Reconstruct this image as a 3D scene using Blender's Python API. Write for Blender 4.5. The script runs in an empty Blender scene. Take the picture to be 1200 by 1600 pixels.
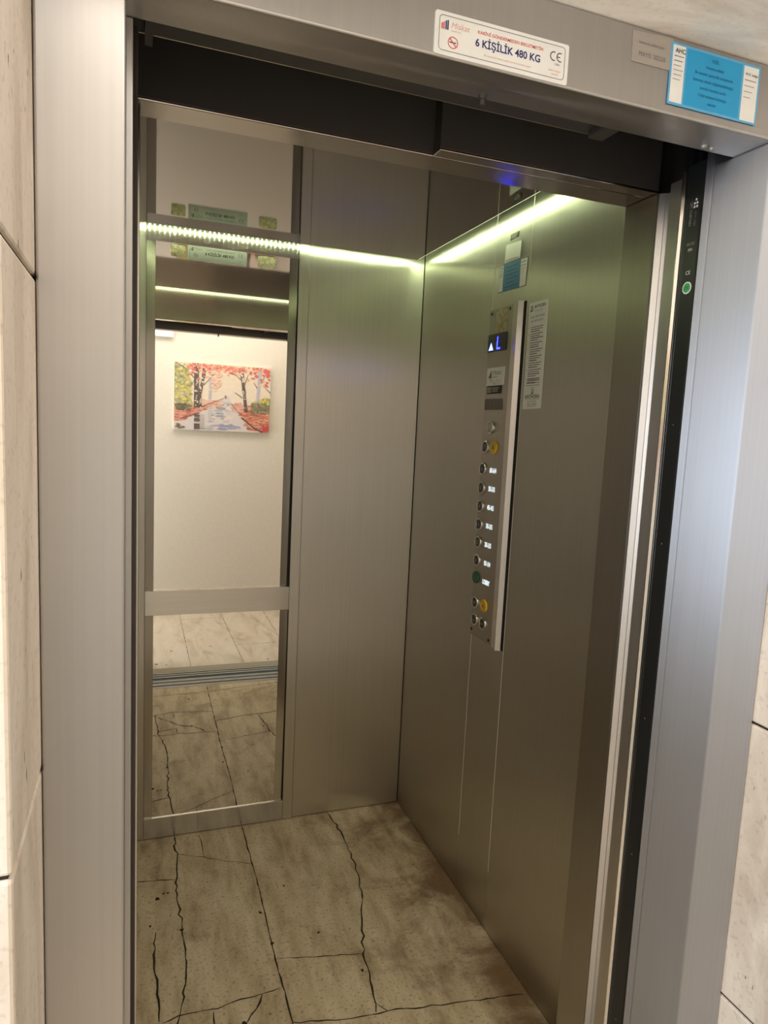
import bpy, bmesh, math, random
from mathutils import Vector, Matrix
random.seed(7)
scene = bpy.context.scene
COL = scene.collection

# ------------------------------------------------------------------ materials
def new_mat(name):
    m = bpy.data.materials.new(name); m.use_nodes = True
    nt = m.node_tree
    return m, nt, nt.nodes['Principled BSDF']

def srgb(r, g, b):
    f = lambda c: (c/255/12.92) if c/255 <= 0.04045 else ((c/255+0.055)/1.055)**2.4
    return (f(r), f(g), f(b), 1)

def plain(name, col, rough=0.5, metal=0.0, emit=None, es=0.0, spec=0.5):
    m, nt, b = new_mat(name)
    # a faint procedural mottling so that nothing is perfectly flat
    tc = nt.nodes.new('ShaderNodeTexCoord'); nz = nt.nodes.new('ShaderNodeTexNoise')
    nz.inputs['Scale'].default_value = 35; nz.inputs['Detail'].default_value = 3
    nt.links.new(tc.outputs['Object'], nz.inputs['Vector'])
    mx = nt.nodes.new('ShaderNodeMix'); mx.data_type = 'RGBA'
    mx.inputs[6].default_value = tuple(c*0.93 for c in col[:3])+(1,)
    mx.inputs[7].default_value = tuple(min(1, c*1.06) for c in col[:3])+(1,)
    nt.links.new(nz.outputs['Fac'], mx.inputs[0])
    nt.links.new(mx.outputs[2], b.inputs['Base Color'])
    b.inputs['Roughness'].default_value = rough
    b.inputs['Metallic'].default_value = metal
    b.inputs['Specular IOR Level'].default_value = spec
    if emit:
        b.inputs['Emission Color'].default_value = emit
        b.inputs['Emission Strength'].default_value = es
    return m

def steel(name, col, rough, aniso=0.75, grain='V', streak=0.06, bump=0.0):
    """Brushed stainless steel: grain direction spreads the reflections across it."""
    m, nt, b = new_mat(name)
    N, L = nt.nodes, nt.links
    b.inputs['Metallic'].default_value = 1.0
    tc = N.new('ShaderNodeTexCoord'); mp = N.new('ShaderNodeMapping')
    mp.inputs['Scale'].default_value = (160, 160, 1.2) if grain == 'V' else (1.5, 160, 160)
    L.new(tc.outputs['Object'], mp.inputs['Vector'])
    nz = N.new('ShaderNodeTexNoise'); nz.inputs['Scale'].default_value = 1.0; nz.inputs['Detail'].default_value = 4
    L.new(mp.outputs[0], nz.inputs['Vector'])
    big = N.new('ShaderNodeTexNoise'); big.inputs['Scale'].default_value = 2.2; big.inputs['Detail'].default_value = 3
    L.new(tc.outputs['Object'], big.inputs['Vector'])
    add = N.new('ShaderNodeMath'); add.operation = 'ADD'
    L.new(nz.outputs['Fac'], add.inputs[0]); L.new(big.outputs['Fac'], add.inputs[1])
    mr = N.new('ShaderNodeMapRange')
    mr.inputs[1].default_value = 0.6; mr.inputs[2].default_value = 1.4
    L.new(add.outputs[0], mr.inputs[0])
    mx = N.new('ShaderNodeMix'); mx.data_type = 'RGBA'
    mx.inputs[6].default_value = tuple(c*(1-streak) for c in col)+(1,)
    mx.inputs[7].default_value = tuple(min(1, c*(1+streak)) for c in col)+(1,)
    L.new(mr.outputs[0], mx.inputs[0]); L.new(mx.outputs[2], b.inputs['Base Color'])
    rr = N.new('ShaderNodeMapRange')
    rr.inputs[3].default_value = rough*0.9; rr.inputs[4].default_value = rough*1.1
    L.new(nz.outputs['Fac'], rr.inputs[0]); L.new(rr.outputs[0], b.inputs['Roughness'])
    b.inputs['Anisotropic'].default_value = aniso
    b.inputs['Anisotropic Rotation'].default_value = 0.0 if grain == 'V' else 0.25
    tg = N.new('ShaderNodeTangent'); tg.direction_type = 'RADIAL'; tg.axis = 'Z'
    L.new(tg.outputs[0], b.inputs['Tangent'])
    return m

def stone(name, c1, c2, c3, scale=(3, 3, 14), rough=0.75, dirt=None, pit=0.5, warp=0.8):
    """Travertine: banded clouds, pits and optional brown dirt."""
    m, nt, b = new_mat(name)
    N, L = nt.nodes, nt.links
    tc = N.new('ShaderNodeTexCoord'); mp = N.new('ShaderNodeMapping')
    mp.inputs['Scale'].default_value = scale
    L.new(tc.outputs['Object'], mp.inputs['Vector'])
    n1 = N.new('ShaderNodeTexNoise'); n1.inputs['Scale'].default_value = 1; n1.inputs['Detail'].default_value = 8
    n1.inputs['Distortion'].default_value = warp; n1.inputs['Roughness'].default_value = 0.62
    L.new(mp.outputs[0], n1.inputs['Vector'])
    cr = N.new('ShaderNodeValToRGB')
    e = cr.color_ramp.elements
    e[0].position = 0.3; e[0].color = c1; e[1].position = 0.72; e[1].color = c3
    k = e.new(0.5); k.color = c2
    L.new(n1.outputs['Fac'], cr.inputs[0])
    out = cr.outputs[0]
    # fine speckle
    n2 = N.new('ShaderNodeTexNoise'); n2.inputs['Scale'].default_value = 110; n2.inputs['Detail'].default_value = 5
    L.new(tc.outputs['Object'], n2.inputs['Vector'])
    r2 = N.new('ShaderNodeMapRange'); r2.inputs[1].default_value = 0.56; r2.inputs[2].default_value = 0.76
    L.new(n2.outputs['Fac'], r2.inputs[0])
    f2 = N.new('ShaderNodeMath'); f2.operation = 'MULTIPLY'; f2.inputs[1].default_value = pit
    L.new(r2.outputs[0], f2.inputs[0])
    mx = N.new('ShaderNodeMix'); mx.data_type = 'RGBA'
    mx.inputs[7].default_value = tuple(c*0.35 for c in c1[:3])+(1,)
    L.new(f2.outputs[0], mx.inputs[0]); L.new(out, mx.inputs[6]); out = mx.outputs[2]
    if dirt:
        n3 = N.new('ShaderNodeTexNoise'); n3.inputs['Scale'].default_value = 4.5; n3.inputs['Detail'].default_value = 9
        n3.inputs['Roughness'].default_value = 0.68; n3.inputs['Distortion'].default_value = 0.5
        L.new(tc.outputs['Object'], n3.inputs['Vector'])
        sx = N.new('ShaderNodeSeparateXYZ'); L.new(tc.outputs['Object'], sx.inputs[0])
        gx = N.new('ShaderNodeMapRange'); gx.inputs[1].default_value = 0.78; gx.inputs[2].default_value = 1.04
        gx.inputs[3].default_value = 0.0; gx.inputs[4].default_value = 0.22
        L.new(sx.outputs[0], gx.inputs[0])
        ad = N.new('ShaderNodeMath'); ad.operation = 'ADD'
        L.new(n3.outputs['Fac'], ad.inputs[0]); L.new(gx.outputs[0], ad.inputs[1])
        r3 = N.new('ShaderNodeMapRange'); r3.inputs[1].default_value = 0.54; r3.inputs[2].default_value = 0.76
        r3.inputs[4].default_value = 0.85
        L.new(ad.outputs[0], r3.inputs[0])
        m3 = N.new('ShaderNodeMix'); m3.data_type = 'RGBA'; m3.inputs[7].default_value = dirt
        L.new(r3.outputs[0], m3.inputs[0]); L.new(out, m3.inputs[6]); out = m3.outputs[2]
    L.new(out, b.inputs['Base Color'])
    b.inputs['Roughness'].default_value = rough
    bp = N.new('ShaderNodeBump'); bp.inputs['Strength'].default_value = 0.25; bp.inputs['Distance'].default_value = 0.004
    L.new(n1.outputs['Fac'], bp.inputs['Height']); L.new(bp.outputs[0], b.inputs['Normal'])
    return m

def glue_mat():
    m, nt, b = new_mat('dried_glue')
    N, L = nt.nodes, nt.links
    tc = N.new('ShaderNodeTexCoord'); nz = N.new('ShaderNodeTexNoise')
    nz.inputs['Scale'].default_value = 60; nz.inputs['Detail'].default_value = 6; nz.inputs['Distortion'].default_value = 2
    L.new(tc.outputs['Object'], nz.inputs['Vector'])
    cr = N.new('ShaderNodeValToRGB'); e = cr.color_ramp.elements
    e[0].position = .35; e[0].color = srgb(150, 134, 100); e[1].position = .65; e[1].color = srgb(206, 196, 166)
    L.new(nz.outputs['Fac'], cr.inputs[0]); L.new(cr.outputs[0], b.inputs['Base Color'])
    b.inputs['Roughness'].default_value = .7
    return m

M = {}
M['frame']  = steel('frame_steel', (.51, .495, .485), .38, .65)
M['jamb']   = steel('daylit_jamb_steel', (.58, .60, .65), .55, .95)  # frame steel with the bluish daylight put into its base colour
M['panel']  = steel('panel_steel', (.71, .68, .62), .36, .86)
M['side']   = steel('shaded_side_steel', (.55, .525, .47), .36, .86)  # darker copy of the panel steel, right wall's shade in its colour
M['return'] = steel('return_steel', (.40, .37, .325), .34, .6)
M['rail']   = steel('rail_steel', (.58, .55, .50), .24, .8, 'H')
M['toprail'] = steel('dimmed_polished_steel', (.40, .385, .36), .17, .9, 'H')  # rail steel darkened to tone down the led glare
M['lintel'] = steel('lintel_steel', (.50, .46, .42), .20, .3, 'H')
M['bevel']  = steel('bevel_steel', (.66, .63, .58), .16, .3)
M['door']   = steel('door_steel', (.58, .555, .535), .34, .6)
M['ceil']   = steel('ceiling_steel', (.30, .275, .255), .055, 0, 'H', .02)
M['alu']    = plain('aluminium', (.36, .36, .33, 1), .5, .35)
M['dust']   = plain('dusty_metal', srgb(150, 142, 122), .6, .1)
M['cop']    = steel('faceplate_steel', (.42, .39, .35), .30, .5)
M['ridge']  = steel('ridge_steel', (.61, .58, .545), .34, .5)
M['dark']   = plain('dark_paint', (.060, .056, .050, 1), .6)
M['geardark'] = plain('gear_grey', (.075, .068, .062, 1), .4, .3)
M['seam_glint']   = plain('painted_seam_glint', (.80, .75, .66, 1), .35, .2)
M['void']   = plain('shaft_black', (.006, .006, .006, 1), .9)
M['black']  = plain('black_plastic', (.010, .011, .011, 1), .28)
M['gap']    = plain('gap_black', (.012, .010, .008, 1), .8)
M['rubber'] = plain('dusty_rubber', (.05, .038, .03, 1), .85)
M['plaster'] = plain('cream_plaster', srgb(216, 210, 199), .85)
M['white']  = plain('white_plastic', (.82, .82, .80, 1), .4)
M['paper']  = plain('white_paper', srgb(240, 238, 232), .6)
M['grey_print'] = plain('grey_card', srgb(168, 158, 148), .5)
M['silver'] = plain('silver_foil', (.50, .50, .48, 1), .5)
M['ink']    = plain('black_ink', (.02, .02, .022, 1), .6)
M['soft_ink'] = plain('grey_ink', (.18, .17, .165, 1), .6)
M['red_ink'] = plain('red_ink', srgb(214, 92, 84), .6)
M['pale_red'] = plain('pale_red_ink', srgb(222, 164, 150), .6)
M['blue_ink'] = plain('blue_ink', srgb(42, 42, 110), .6)
M['cyan']   = plain('cyan_print', srgb(38, 160, 214), .45)
M['cyan_rim'] = plain('cyan_border', srgb(98, 178, 222), .45)
M['deep_cyan'] = plain('deep_cyan_ink', srgb(22, 112, 160), .5)
M['blue2']  = plain('blue_print', srgb(66, 128, 172), .45)
M['blue2_ink'] = plain('dark_blue_ink', srgb(34, 74, 110), .5)
M['yellow'] = plain('yellow_plastic', srgb(235, 190, 40), .35)
M['green']  = plain('green_plastic', srgb(28, 92, 62), .35)
M['green_sticker'] = plain('green_foil', srgb(70, 165, 95), .45)
M['chrome'] = plain('chrome', (.75, .73, .70, 1), .16, 1.0)
M['cap_white'] = plain('pale_lens', srgb(170, 168, 158), .3)
M['lit']    = plain('lit_legend', (.8, .9, .9, 1), .4, 0, (.80, .95, 1.0, 1), 1.1)
M['blue_led'] = plain('blue_segments', (.02, .03, .5, 1), .4, 0, (.003, .005, 1.0, 1), 90)
M['blue_arrow'] = plain('blue_arrow_light', (.3, .4, .9, 1), .4, 0, (.10, .16, 1.0, 1), 9)
M['led']    = plain('led_light', (.9, 1, .7, 1), .4, 0, (.82, 1.0, .56, 1), 150)
M['led_glow'] = plain('led_diffuser', (.9, 1, .7, 1), .4, 0, (.82, 1.0, .58, 1), 4)
M['lamp']   = plain('lamp_glow', (1, .9, .75, 1), .4, 0, (1, .87, .70, 1), 9)
M['screw']  = plain('dark_screw', (.04, .035, .03, 1), .4, .8)
M['glue']   = glue_mat()
M['pit'] = plain('stone_pit', srgb(138, 122, 106), .9)
M['wallstone'] = stone('travertine_wall', srgb(184, 168, 150), srgb(212, 199, 183), srgb(226, 216, 204), (9, 9, 2.2), .75, None, .35)
M['brightened_soffit'] = stone('travertine_brightened', srgb(214, 201, 185), srgb(238, 230, 218), srgb(248, 242, 234), (3, 11, 9), .7, None, .2)  # paler copy of the wall stone, extra light put into the soffit colour
M['floorstone'] = stone('travertine_floor', srgb(164, 143, 110), srgb(200, 181, 147), srgb(222, 205, 172), (16, 4.0, 3), .55, srgb(108, 78, 46), .9, .25)
M['lobbystone'] = stone('travertine_lobby', srgb(170, 154, 132), srgb(196, 182, 162), srgb(208, 196, 178), (10, 3, 3), .45, None, .35)
M['grout'] = plain('dirty_grout', srgb(48, 36, 22), .9)
mm, nt, b = new_mat('mirror_silver')
b.inputs['Metallic'].default_value = 1; b.inputs['Roughness'].default_value = 0.0
b.inputs['Base Color'].default_value = (.83, .80, .73, 1)
M['mirror'] = mm

# ------------------------------------------------------------------ mesh helpers
class MB:
    """Collects boxes, prisms, discs and flat prints, then links them as one mesh object."""
    def __init__(s):
        s.bm = bmesh.new(); s.mats = []
    def mi(s, m):
        if m not in s.mats: s.mats.append(m)
        return s.mats.index(m)
    def box(s, x0, x1, y0, y1, z0, z1, m, bev=0.0, seg=2):
        t = bmesh.new()
        bmesh.ops.create_cube(t, size=1)
        for v in t.verts:
            v.co = Vector(((x0+x1)/2+v.co.x*(x1-x0), (y0+y1)/2+v.co.y*(y1-y0), (z0+z1)/2+v.co.z*(z1-z0)))
        if bev > 0:
            bmesh.ops.bevel(t, geom=t.edges[:], offset=bev, segments=seg, affect='EDGES', profile=0.5)
        s.merge(t, m); return s
    def merge(s, t, m, mat=None):
        i = s.mi(m)
        if mat is not None: bmesh.ops.transform(t, matrix=mat, verts=t.verts)
        me = bpy.data.meshes.new('tmp'); t.to_mesh(me); t.free()
        n0 = len(s.bm.faces); s.bm.from_mesh(me); bpy.data.meshes.remove(me)
        s.bm.faces.ensure_lookup_table()
        for f in s.bm.faces[n0:]: f.material_index = i
    def prism(s, pts, z0, z1, m):
        """Vertical extrusion of an outline in x, y."""
        t = bmesh.new()
        a = [t.verts.new((x, y, z0)) for x, y in pts]; c = [t.verts.new((x, y, z1)) for x, y in pts]
        n = len(pts)
        for k in range(n): t.faces.new((a[k], a[(k+1) % n], c[(k+1) % n], c[k]))
        t.faces.new(a[::-1]); t.faces.new(c)
        bmesh.ops.recalc_face_normals(t, faces=t.faces)
        s.merge(t, m); return s
    def extr_x(s, pts, x0, x1, m):
        """Extrusion along x of an outline in y, z."""
        t = bmesh.new()
        a = [t.verts.new((x0, y, z)) for y, z in pts]; c = [t.verts.new((x1, y, z)) for y, z in pts]
        n = len(pts)
        for k in range(n): t.faces.new((a[k], a[(k+1) % n], c[(k+1) % n], c[k]))
        t.faces.new(a[::-1]); t.faces.new(c)
        bmesh.ops.recalc_face_normals(t, faces=t.faces)
        s.merge(t, m); return s
    def poly3(s, pts, m):
        i = s.mi(m)
        f = s.bm.faces.new([s.bm.verts.new(p) for p in pts]); f.material_index = i
        return s
    def build(s, name, parent=None, smooth=False):
        me = bpy.data.meshes.new(name)
        if parent is not None:
            w = Vector((0, 0, 0)); p = parent
            while p is not None: w = w + p.location; p = p.parent
            bmesh.ops.translate(s.bm, vec=-w, verts=s.bm.verts)
        s.bm.to_mesh(me); s.bm.free()
        for m in s.mats: me.materials.append(m)
        if smooth:
            for p in me.polygons: p.use_smooth = True
        o = bpy.data.objects.new(name, me); COL.objects.link(o)
        o.parent = parent
        return o

class Plane:
    """A local 2-D drawing frame on a real surface: origin, right, up, outward normal."""
    def __init__(s, o, r, u, n):
        s.o, s.r, s.u, s.n = Vector(o), Vector(r).normalized(), Vector(u).normalized(), Vector(n).normalized()
    def p(s, a, b, h=0.0): return s.o + s.r*a + s.u*b + s.n*h
    def mat(s, a, b, h=0.0):
        q = s.p(a, b, h)
        return Matrix(((s.r.x, s.u.x, s.n.x, q.x), (s.r.y, s.u.y, s.n.y, q.y), (s.r.z, s.u.z, s.n.z, q.z), (0, 0, 0, 1)))

def slab(mb, pl, a0, a1, b0, b1, h0, h1, m, rad=0.0, seg=4):
    """A flat plate with optional rounded corners standing h0..h1 off the surface."""
    pts = []
    if rad > 0:
        for cx, cy, s in ((a1-rad, b1-rad, 0), (a0+rad, b1-rad, 90), (a0+rad, b0+rad, 180), (a1-rad, b0+rad, 270)):
            for k in range(seg+1):
                t = math.radians(s+90*k/seg); pts.append((cx+rad*math.cos(t), cy+rad*math.sin(t)))
    else:
        pts = [(a1, b1), (a0, b1), (a0, b0), (a1, b0)]
    poly_slab(mb, pl, pts, h0, h1, m)

def poly_slab(mb, pl, pts, h0, h1, m):
    t = bmesh.new(); n = len(pts)
    lo = [t.verts.new(pl.p(a, b, h0)) for a, b in pts]; hi = [t.verts.new(pl.p(a, b, h1)) for a, b in pts]
    for k in range(n): t.faces.new((lo[k], lo[(k+1) % n], hi[(k+1) % n], hi[k]))
    t.faces.new(hi); t.faces.new(lo[::-1])
    bmesh.ops.recalc_face_normals(t, faces=t.faces)
    mb.merge(t, m)

def flat(mb, pl, pts, h, m):
    mb.poly3([pl.p(a, b, h) for a, b in pts], m)

def rect(mb, pl, a0, a1, b0, b1, h, m):
    flat(mb, pl, [(a0, b0), (a1, b0), (a1, b1), (a0, b1)], h, m)

def ring(mb, pl, ca, cb, r0, r1, h, m, seg=28):
    for k in range(seg):
        t0, t1 = 2*math.pi*k/seg, 2*math.pi*(k+1)/seg
        flat(mb, pl, [(ca+r0*math.cos(t0), cb+r0*math.sin(t0)), (ca+r1*math.cos(t0), cb+r1*math.sin(t0)),
                      (ca+r1*math.cos(t1), cb+r1*math.sin(t1)), (ca+r0*math.cos(t1), cb+r0*math.sin(t1))], h, m)

def disc(mb, pl, ca, cb, r, h0, h1, m, seg=28, bev=0.0):
    t = bmesh.new()
    bmesh.ops.create_cone(t, cap_ends=True, segments=seg, radius1=r, radius2=r-bev, depth=h1-h0)
    mb.merge(t, m, pl.mat(ca, cb, (h0+h1)/2))

def frame_line(mb, pl, a0, a1, b0, b1, w, h, m, rad=0.0):
    """A printed border line, corners rounded when asked."""
    def path(o):
        r = max(rad-o, 0.0001); pts = []
        for cx, cy, s in ((a1-o-r, b1-o-r, 0), (a0+o+r, b1-o-r, 90), (a0+o+r, b0+o+r, 180), (a1-o-r, b0+o+r, 270)):
            for k in range(5):
                t = math.radians(s+90*k/4); pts.append((cx+r*math.cos(t), cy+r*math.sin(t)))
        return pts
    A, B = path(0), path(w)
    for k in range(len(A)):
        j = (k+1) % len(A); flat(mb, pl, [A[k], A[j], B[j], B[k]], h, m)

def text(mb, pl, s, a, b, size, h, m, align='LEFT', sx=1.0, bold=0.0, space=1.0, shear=0.0):
    cu = bpy.data.curves.new('t', 'FONT'); cu.body = s; cu.size = size; cu.align_x = align
    cu.fill_mode = 'FRONT'; cu.offset = bold; cu.space_character = space; cu.shear = shear
    cu.resolution_u = 3
    o = bpy.data.objects.new('t', cu); COL.objects.link(o)
    me = bpy.data.meshes.new_from_object(o.evaluated_get(bpy.context.evaluated_depsgraph_get()))
    t = bmesh.new(); t.from_mesh(me)
    bmesh.ops.scale(t, vec=(sx, 1, 1), verts=t.verts)
    mb.merge(t, m, pl.mat(a, b, h))
    bpy.data.objects.remove(o); bpy.data.curves.remove(cu); bpy.data.meshes.remove(me)

def tag(o, label, cat, group=None):
    o['label'] = label; o['category'] = cat
    if group: o['group'] = group
    return o
def thing(name, label, cat, loc=(0, 0, 0), group=None):
    o = bpy.data.objects.new(name, None); COL.objects.link(o); o.location = loc
    o.empty_display_size = 0.05
    return tag(o, label, cat, group)
def struct(o):
    o['kind'] = 'structure'; return o
bpy.context.view_layer.update()

# ------------------------------------------------------------------ key dimensions (metres)
D = 1.824            # back wall of the cabin
XR = 1.074           # right wall
XL = -0.03           # left wall
YF = 0.1057          # face of the landing door frame
OL, OR, H = -0.0014, 0.9334, 2.0577      # door opening
SL, SR, ST = -0.0941, 1.0326, 2.1626     # stone opening
YS = -0.0995         # face of the stone wall
YB = -1.20           # opposite lobby wall
HC = 2.234           # underside of the cabin ceiling panel
YI = 0.512           # inner face of the cabin front

# ------------------------------------------------------------------ floors with joints and cracks
def crack(mb, pts, w, m, z, jag=0.004, step=0.022, seed=0):
    rnd = random.Random(seed); P = []
    for (x0, y0), (x1, y1) in zip(pts[:-1], pts[1:]):
        n = max(1, int(math.hypot(x1-x0, y1-y0)/step))
        for k in range(n):
            t = k/n; j = jag if k else jag*.3
            P.append((x0+(x1-x0)*t+rnd.uniform(-j, j), y0+(y1-y0)*t+rnd.uniform(-j, j)))
    P.append(pts[-1]); L, R = [], []
    for k, (x, y) in enumerate(P):
        a = P[max(0, k-1)]; c = P[min(len(P)-1, k+1)]
        dx, dy = c[0]-a[0], c[1]-a[1]; l = math.hypot(dx, dy) or 1
        ww = w*rnd.uniform(.35, 1.25)*(1 if 0 < k < len(P)-1 else .5)/2
        L.append((x-dy/l*ww, y+dx/l*ww)); R.append((x+dy/l*ww, y-dx/l*ww))
    i = mb.mi(m)
    lv = [mb.bm.verts.new((x, y, z)) for x, y in L]; rv = [mb.bm.verts.new((x, y, z)) for x, y in R]
    for k in range(len(P)-1):
        f = mb.bm.faces.new((lv[k], rv[k], rv[k+1], lv[k+1])); f.material_index = i

f = MB(); f.box(XL, 1.09, .381, D+.02, -.04, 0, M['floorstone'])
G = M['grout']
cabin_cracks = [
 ([(.412, .385), (.41, .75), (.411, .87), (.412, .974), (.408, 1.1), (.41, 1.166), (.415, 1.476), (.412, 1.822)], .0048, .0015),
 ([(.637, .834), (.656, .942), (.667, 1.043), (.703, 1.164), (.75, 1.319), (.774, 1.483), (.78, 1.679), (.761, 1.822)], .0055, .005),
 ([(.411, .869), (.567, .834), (.673, .83), (.841, .801), (1.06, .77)], .004, .003),
 ([(.158, 1.822), (.155, 1.635), (.144, 1.495), (.154, 1.307), (.153, 1.135), (.135, 1.005), (.121, .952), (.113, .725)], .0055, .006),
 ([(.076, 1.313), (.066, 1.22), (.073, 1.09), (.074, .973)], .006, .004),
 ([(.408, 1.1), (.667, 1.047)], .003, .002),
 ([(.08, .965), (.124, .977), (.226, .971), (.288, .984), (.35, .985), (.404, .992)], .004, .004),
 ([(.35, .985), (.327, .941), (.297, .905)], .009, .004),
 ([(.643, .868), (.667, .831)], .004, .003),
 ([(.158, 1.7), (.248, 1.659), (.334, 1.607), (.408, 1.57)], .0035, .005),
 ([(.246, 1.8), (.254, 1.657)], .0035, .004),
 ([(.0, 1.58), (.144, 1.557)], .004, .003),
 ([(.112, .749), (.241, .887), (.297, .905)], .005, .004),
 ([(.0, .73), (.113, .738), (.205, .713), (.41, .748)], .004, .003),
 ([(.205, .713), (.21, .80)], .003, .003),
 ([(-.03, .49), (.408, .476), (.824, .418), (1.07, .405)], .0035, .003),
 ([(.12, .933), (.214, .911), (.214, .962)], .004, .005),
]
for k, (pts, w, j) in enumerate(cabin_cracks): crack(f, pts, w, G, .0006, j, seed=k)
# chipped holes beside the cracks
for cx, cy, r in ((.083, 1.47, .012), (.104, 1.49, .007), (.118, 1.49, .006), (.06, 1.345, .006), (.41, 1.165, .009), (.152, 1.30, .008),
                  (.56, 1.17, .006), (.53, 1.155, .004), (.288, .905, .010), (.3, .56, .008), (.40, 1.31, .007), (.5, 1.42, .005), (.645, .985, .006)):
    n = 9; i = f.mi(G)
    f.bm.faces.new([f.bm.verts.new((cx+r*random.uniform(.4, 1.1)*math.cos(2*math.pi*k/n), cy+r*random.uniform(.4, 1.1)*math.sin(2*math.pi*k/n), .0007)) for k in range(n)]).material_index = i
struct(f.build('floor'))

f = MB(); f.box(-1.7, 2.0, YB-.05, .056, -.04, 0, M['lobbystone'])
for k, (pts, w, j) in enumerate([
 ([(.34, YB), (.346, .054)], .003, .001), ([(.655, YB), (.679, .054)], .003, .001), ([(1.0, YB), (1.0, .054)], .003, .001),
 ([(.02, YB), (.02, .054)], .003, .001), ([(.871, -1.016), (1.0, -.45)], .002, .004), ([(-1.7, -.62), (.02, -.62)], .003, .001),
 ([(.34, -.95), (.655, -.95)], .003, .001), ([(.679, -.3), (1.0, -.3)], .003, .001)]):
    crack(f, pts, w, G, .0006, j, seed=40+k)
for cx, cy, r in ((.14, -.02, .016), (.20, .0, .01), (.24, -.25, .012), (.50, -.3, .012), (.46, -.55, .008), (.84, .02, .014)):
    n = 9; i = f.mi(G)
    f.bm.faces.new([f.bm.verts.new((cx+r*random.uniform(.3, 1.1)*math.cos(2*math.pi*k/n), cy+.6*r*random.uniform(.3, 1.1)*math.sin(2*math.pi*k/n), .0007)) for k in range(n)]).material_index = i
struct(f.build('floor_lobby'))

# door sills
def sill(name, y0, y1, label):
    t = thing(name, label, 'door sill', (.45, (y0+y1)/2, 0))
    g = (y1-y0)
    pts = [(y0, -.03), (y0, 0)]
    for c in (.30, .68):
        a = y0+g*c
        pts += [(a-.007, 0), (a-.007, -.018), (a+.007, -.018), (a+.007, 0)]
    pts += [(y1, 0), (y1, -.03)]
    m = MB(); m.extr_x(pts, -.028, 1.07, M['alu']); m.build('track', t)
    return t
sill('landing_sill', .134, .213, 'grooved aluminium door track on the lobby side of the doorway gap')
sill('cabin_sill', .25, .379, 'grooved aluminium door track on the cabin side of the doorway gap')
m = MB(); m.box(-.09, 1.03, .056, .134, -.02, .001, M['dust'], .001)
tag(m.build('threshold_plate'), 'dusty grey metal threshold plate between lobby tiles and door track', 'threshold')
m = MB(); m.box(-.2, 1.2, .205, .26, -.2, -.10, M['void'])
struct(m.build('trim_1'))

# ------------------------------------------------------------------ cabin shell
m = MB()
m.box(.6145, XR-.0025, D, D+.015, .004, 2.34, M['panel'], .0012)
m.box(XL, XR+.02, D+.017, D+.03, 0, 2.36, M['gap'])
struct(m.build('wall_back'))
m = MB()
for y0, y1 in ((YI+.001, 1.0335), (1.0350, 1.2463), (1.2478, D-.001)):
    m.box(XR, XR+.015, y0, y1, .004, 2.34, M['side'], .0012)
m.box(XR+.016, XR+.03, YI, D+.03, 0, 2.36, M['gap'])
for y in (1.0343, 1.2471): m.box(XR-.0004, XR+.012, y-.0008, y+.0008, .2, 2.34, M['seam_glint'])  # pale strips painting the glint along the panel seams
struct(m.build('wall_right'))
m = MB()
for y0, y1 in ((YI+.001, 1.0335), (1.0350, 1.2463), (1.2478, D-.001)):
    m.box(XL-.015, XL, y0, y1, .004, 2.34, M['panel'], .0012)
m.box(XL-.03, XL-.016, YI, D+.03, 0, 2.36, M['gap'])
struct(m.build('wall_left'))
# cabin front seen from inside and its head over the doorway
m = MB()
m.box(XL, XR, .447, YI, 2.0766, 2.34, M['lintel'], .002)
m.box(XL, XR, .4462, .4472, 2.081, 2.30, M['geardark'])
struct(m.build('trim_2'))
m = MB()
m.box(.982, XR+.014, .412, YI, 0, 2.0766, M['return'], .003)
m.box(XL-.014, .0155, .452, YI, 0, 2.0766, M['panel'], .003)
struct(m.build('wall_front'))
# suspended mirror-polished ceiling panel and the roof above it
m = MB(); m.box(.012, 1.020, .566, 1.772, HC, HC+.022, M['ceil'], .0008, 1)
struct(m.build('ceiling'))
m = MB(); m.box(XL-.03, XR+.03, .38, D+.03, 2.345, 2.37, M['panel'])
struct(m.build('ceiling_roof'))

# LED strips on the four edges of the ceiling panel
def led(label, axis, c, a0, a1, sgn):
    t = thing('led_strip', label, 'led strip light', ((c, (a0+a1)/2, HC) if axis == 'x' else ((a0+a1)/2, c, HC)), 'led strips round the cabin ceiling')
    m = MB(); e = MB()
    lo, hi = sorted((c-sgn*.0006, c+sgn*.004))
    l2, h2 = sorted((c+sgn*.004, c+sgn*.0055))
    if axis == 'x': m.box(lo, hi, a0, a1, HC+.003, HC+.013, M['led_glow'])
    else: m.box(a0, a1, lo, hi, HC+.003, HC+.013, M['led_glow'])
    n = int((a1-a0)/.0166)
    for k in range(n):
        q = a0+(k+.5)*(a1-a0)/n
        if axis == 'x': e.box(l2, h2, q-.0022, q+.0022, HC+.0055, HC+.0105, M['led'])
        else: e.box(q-.0022, q+.0022, l2, h2, HC+.0055, HC+.0105, M['led'])
    m.build('ribbon', t); e.build('diodes', t)['kind'] = 'stuff'
led('green-white led strip glowing along the back edge of the cabin ceiling', 'y', 1.7725, .012, 1.02, 1)
led('green-white led strip glowing along the right edge of the cabin ceiling', 'x', 1.0205, .566, 1.772, 1)
led('green-white led strip along the front ceiling edge, seen only in the mirror', 'y', .5655, .012, 1.02, -1)
led('green-white led strip along the left ceiling edge, mostly hidden by the door frame', 'x', .0115, .566, 1.772, -1)

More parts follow.
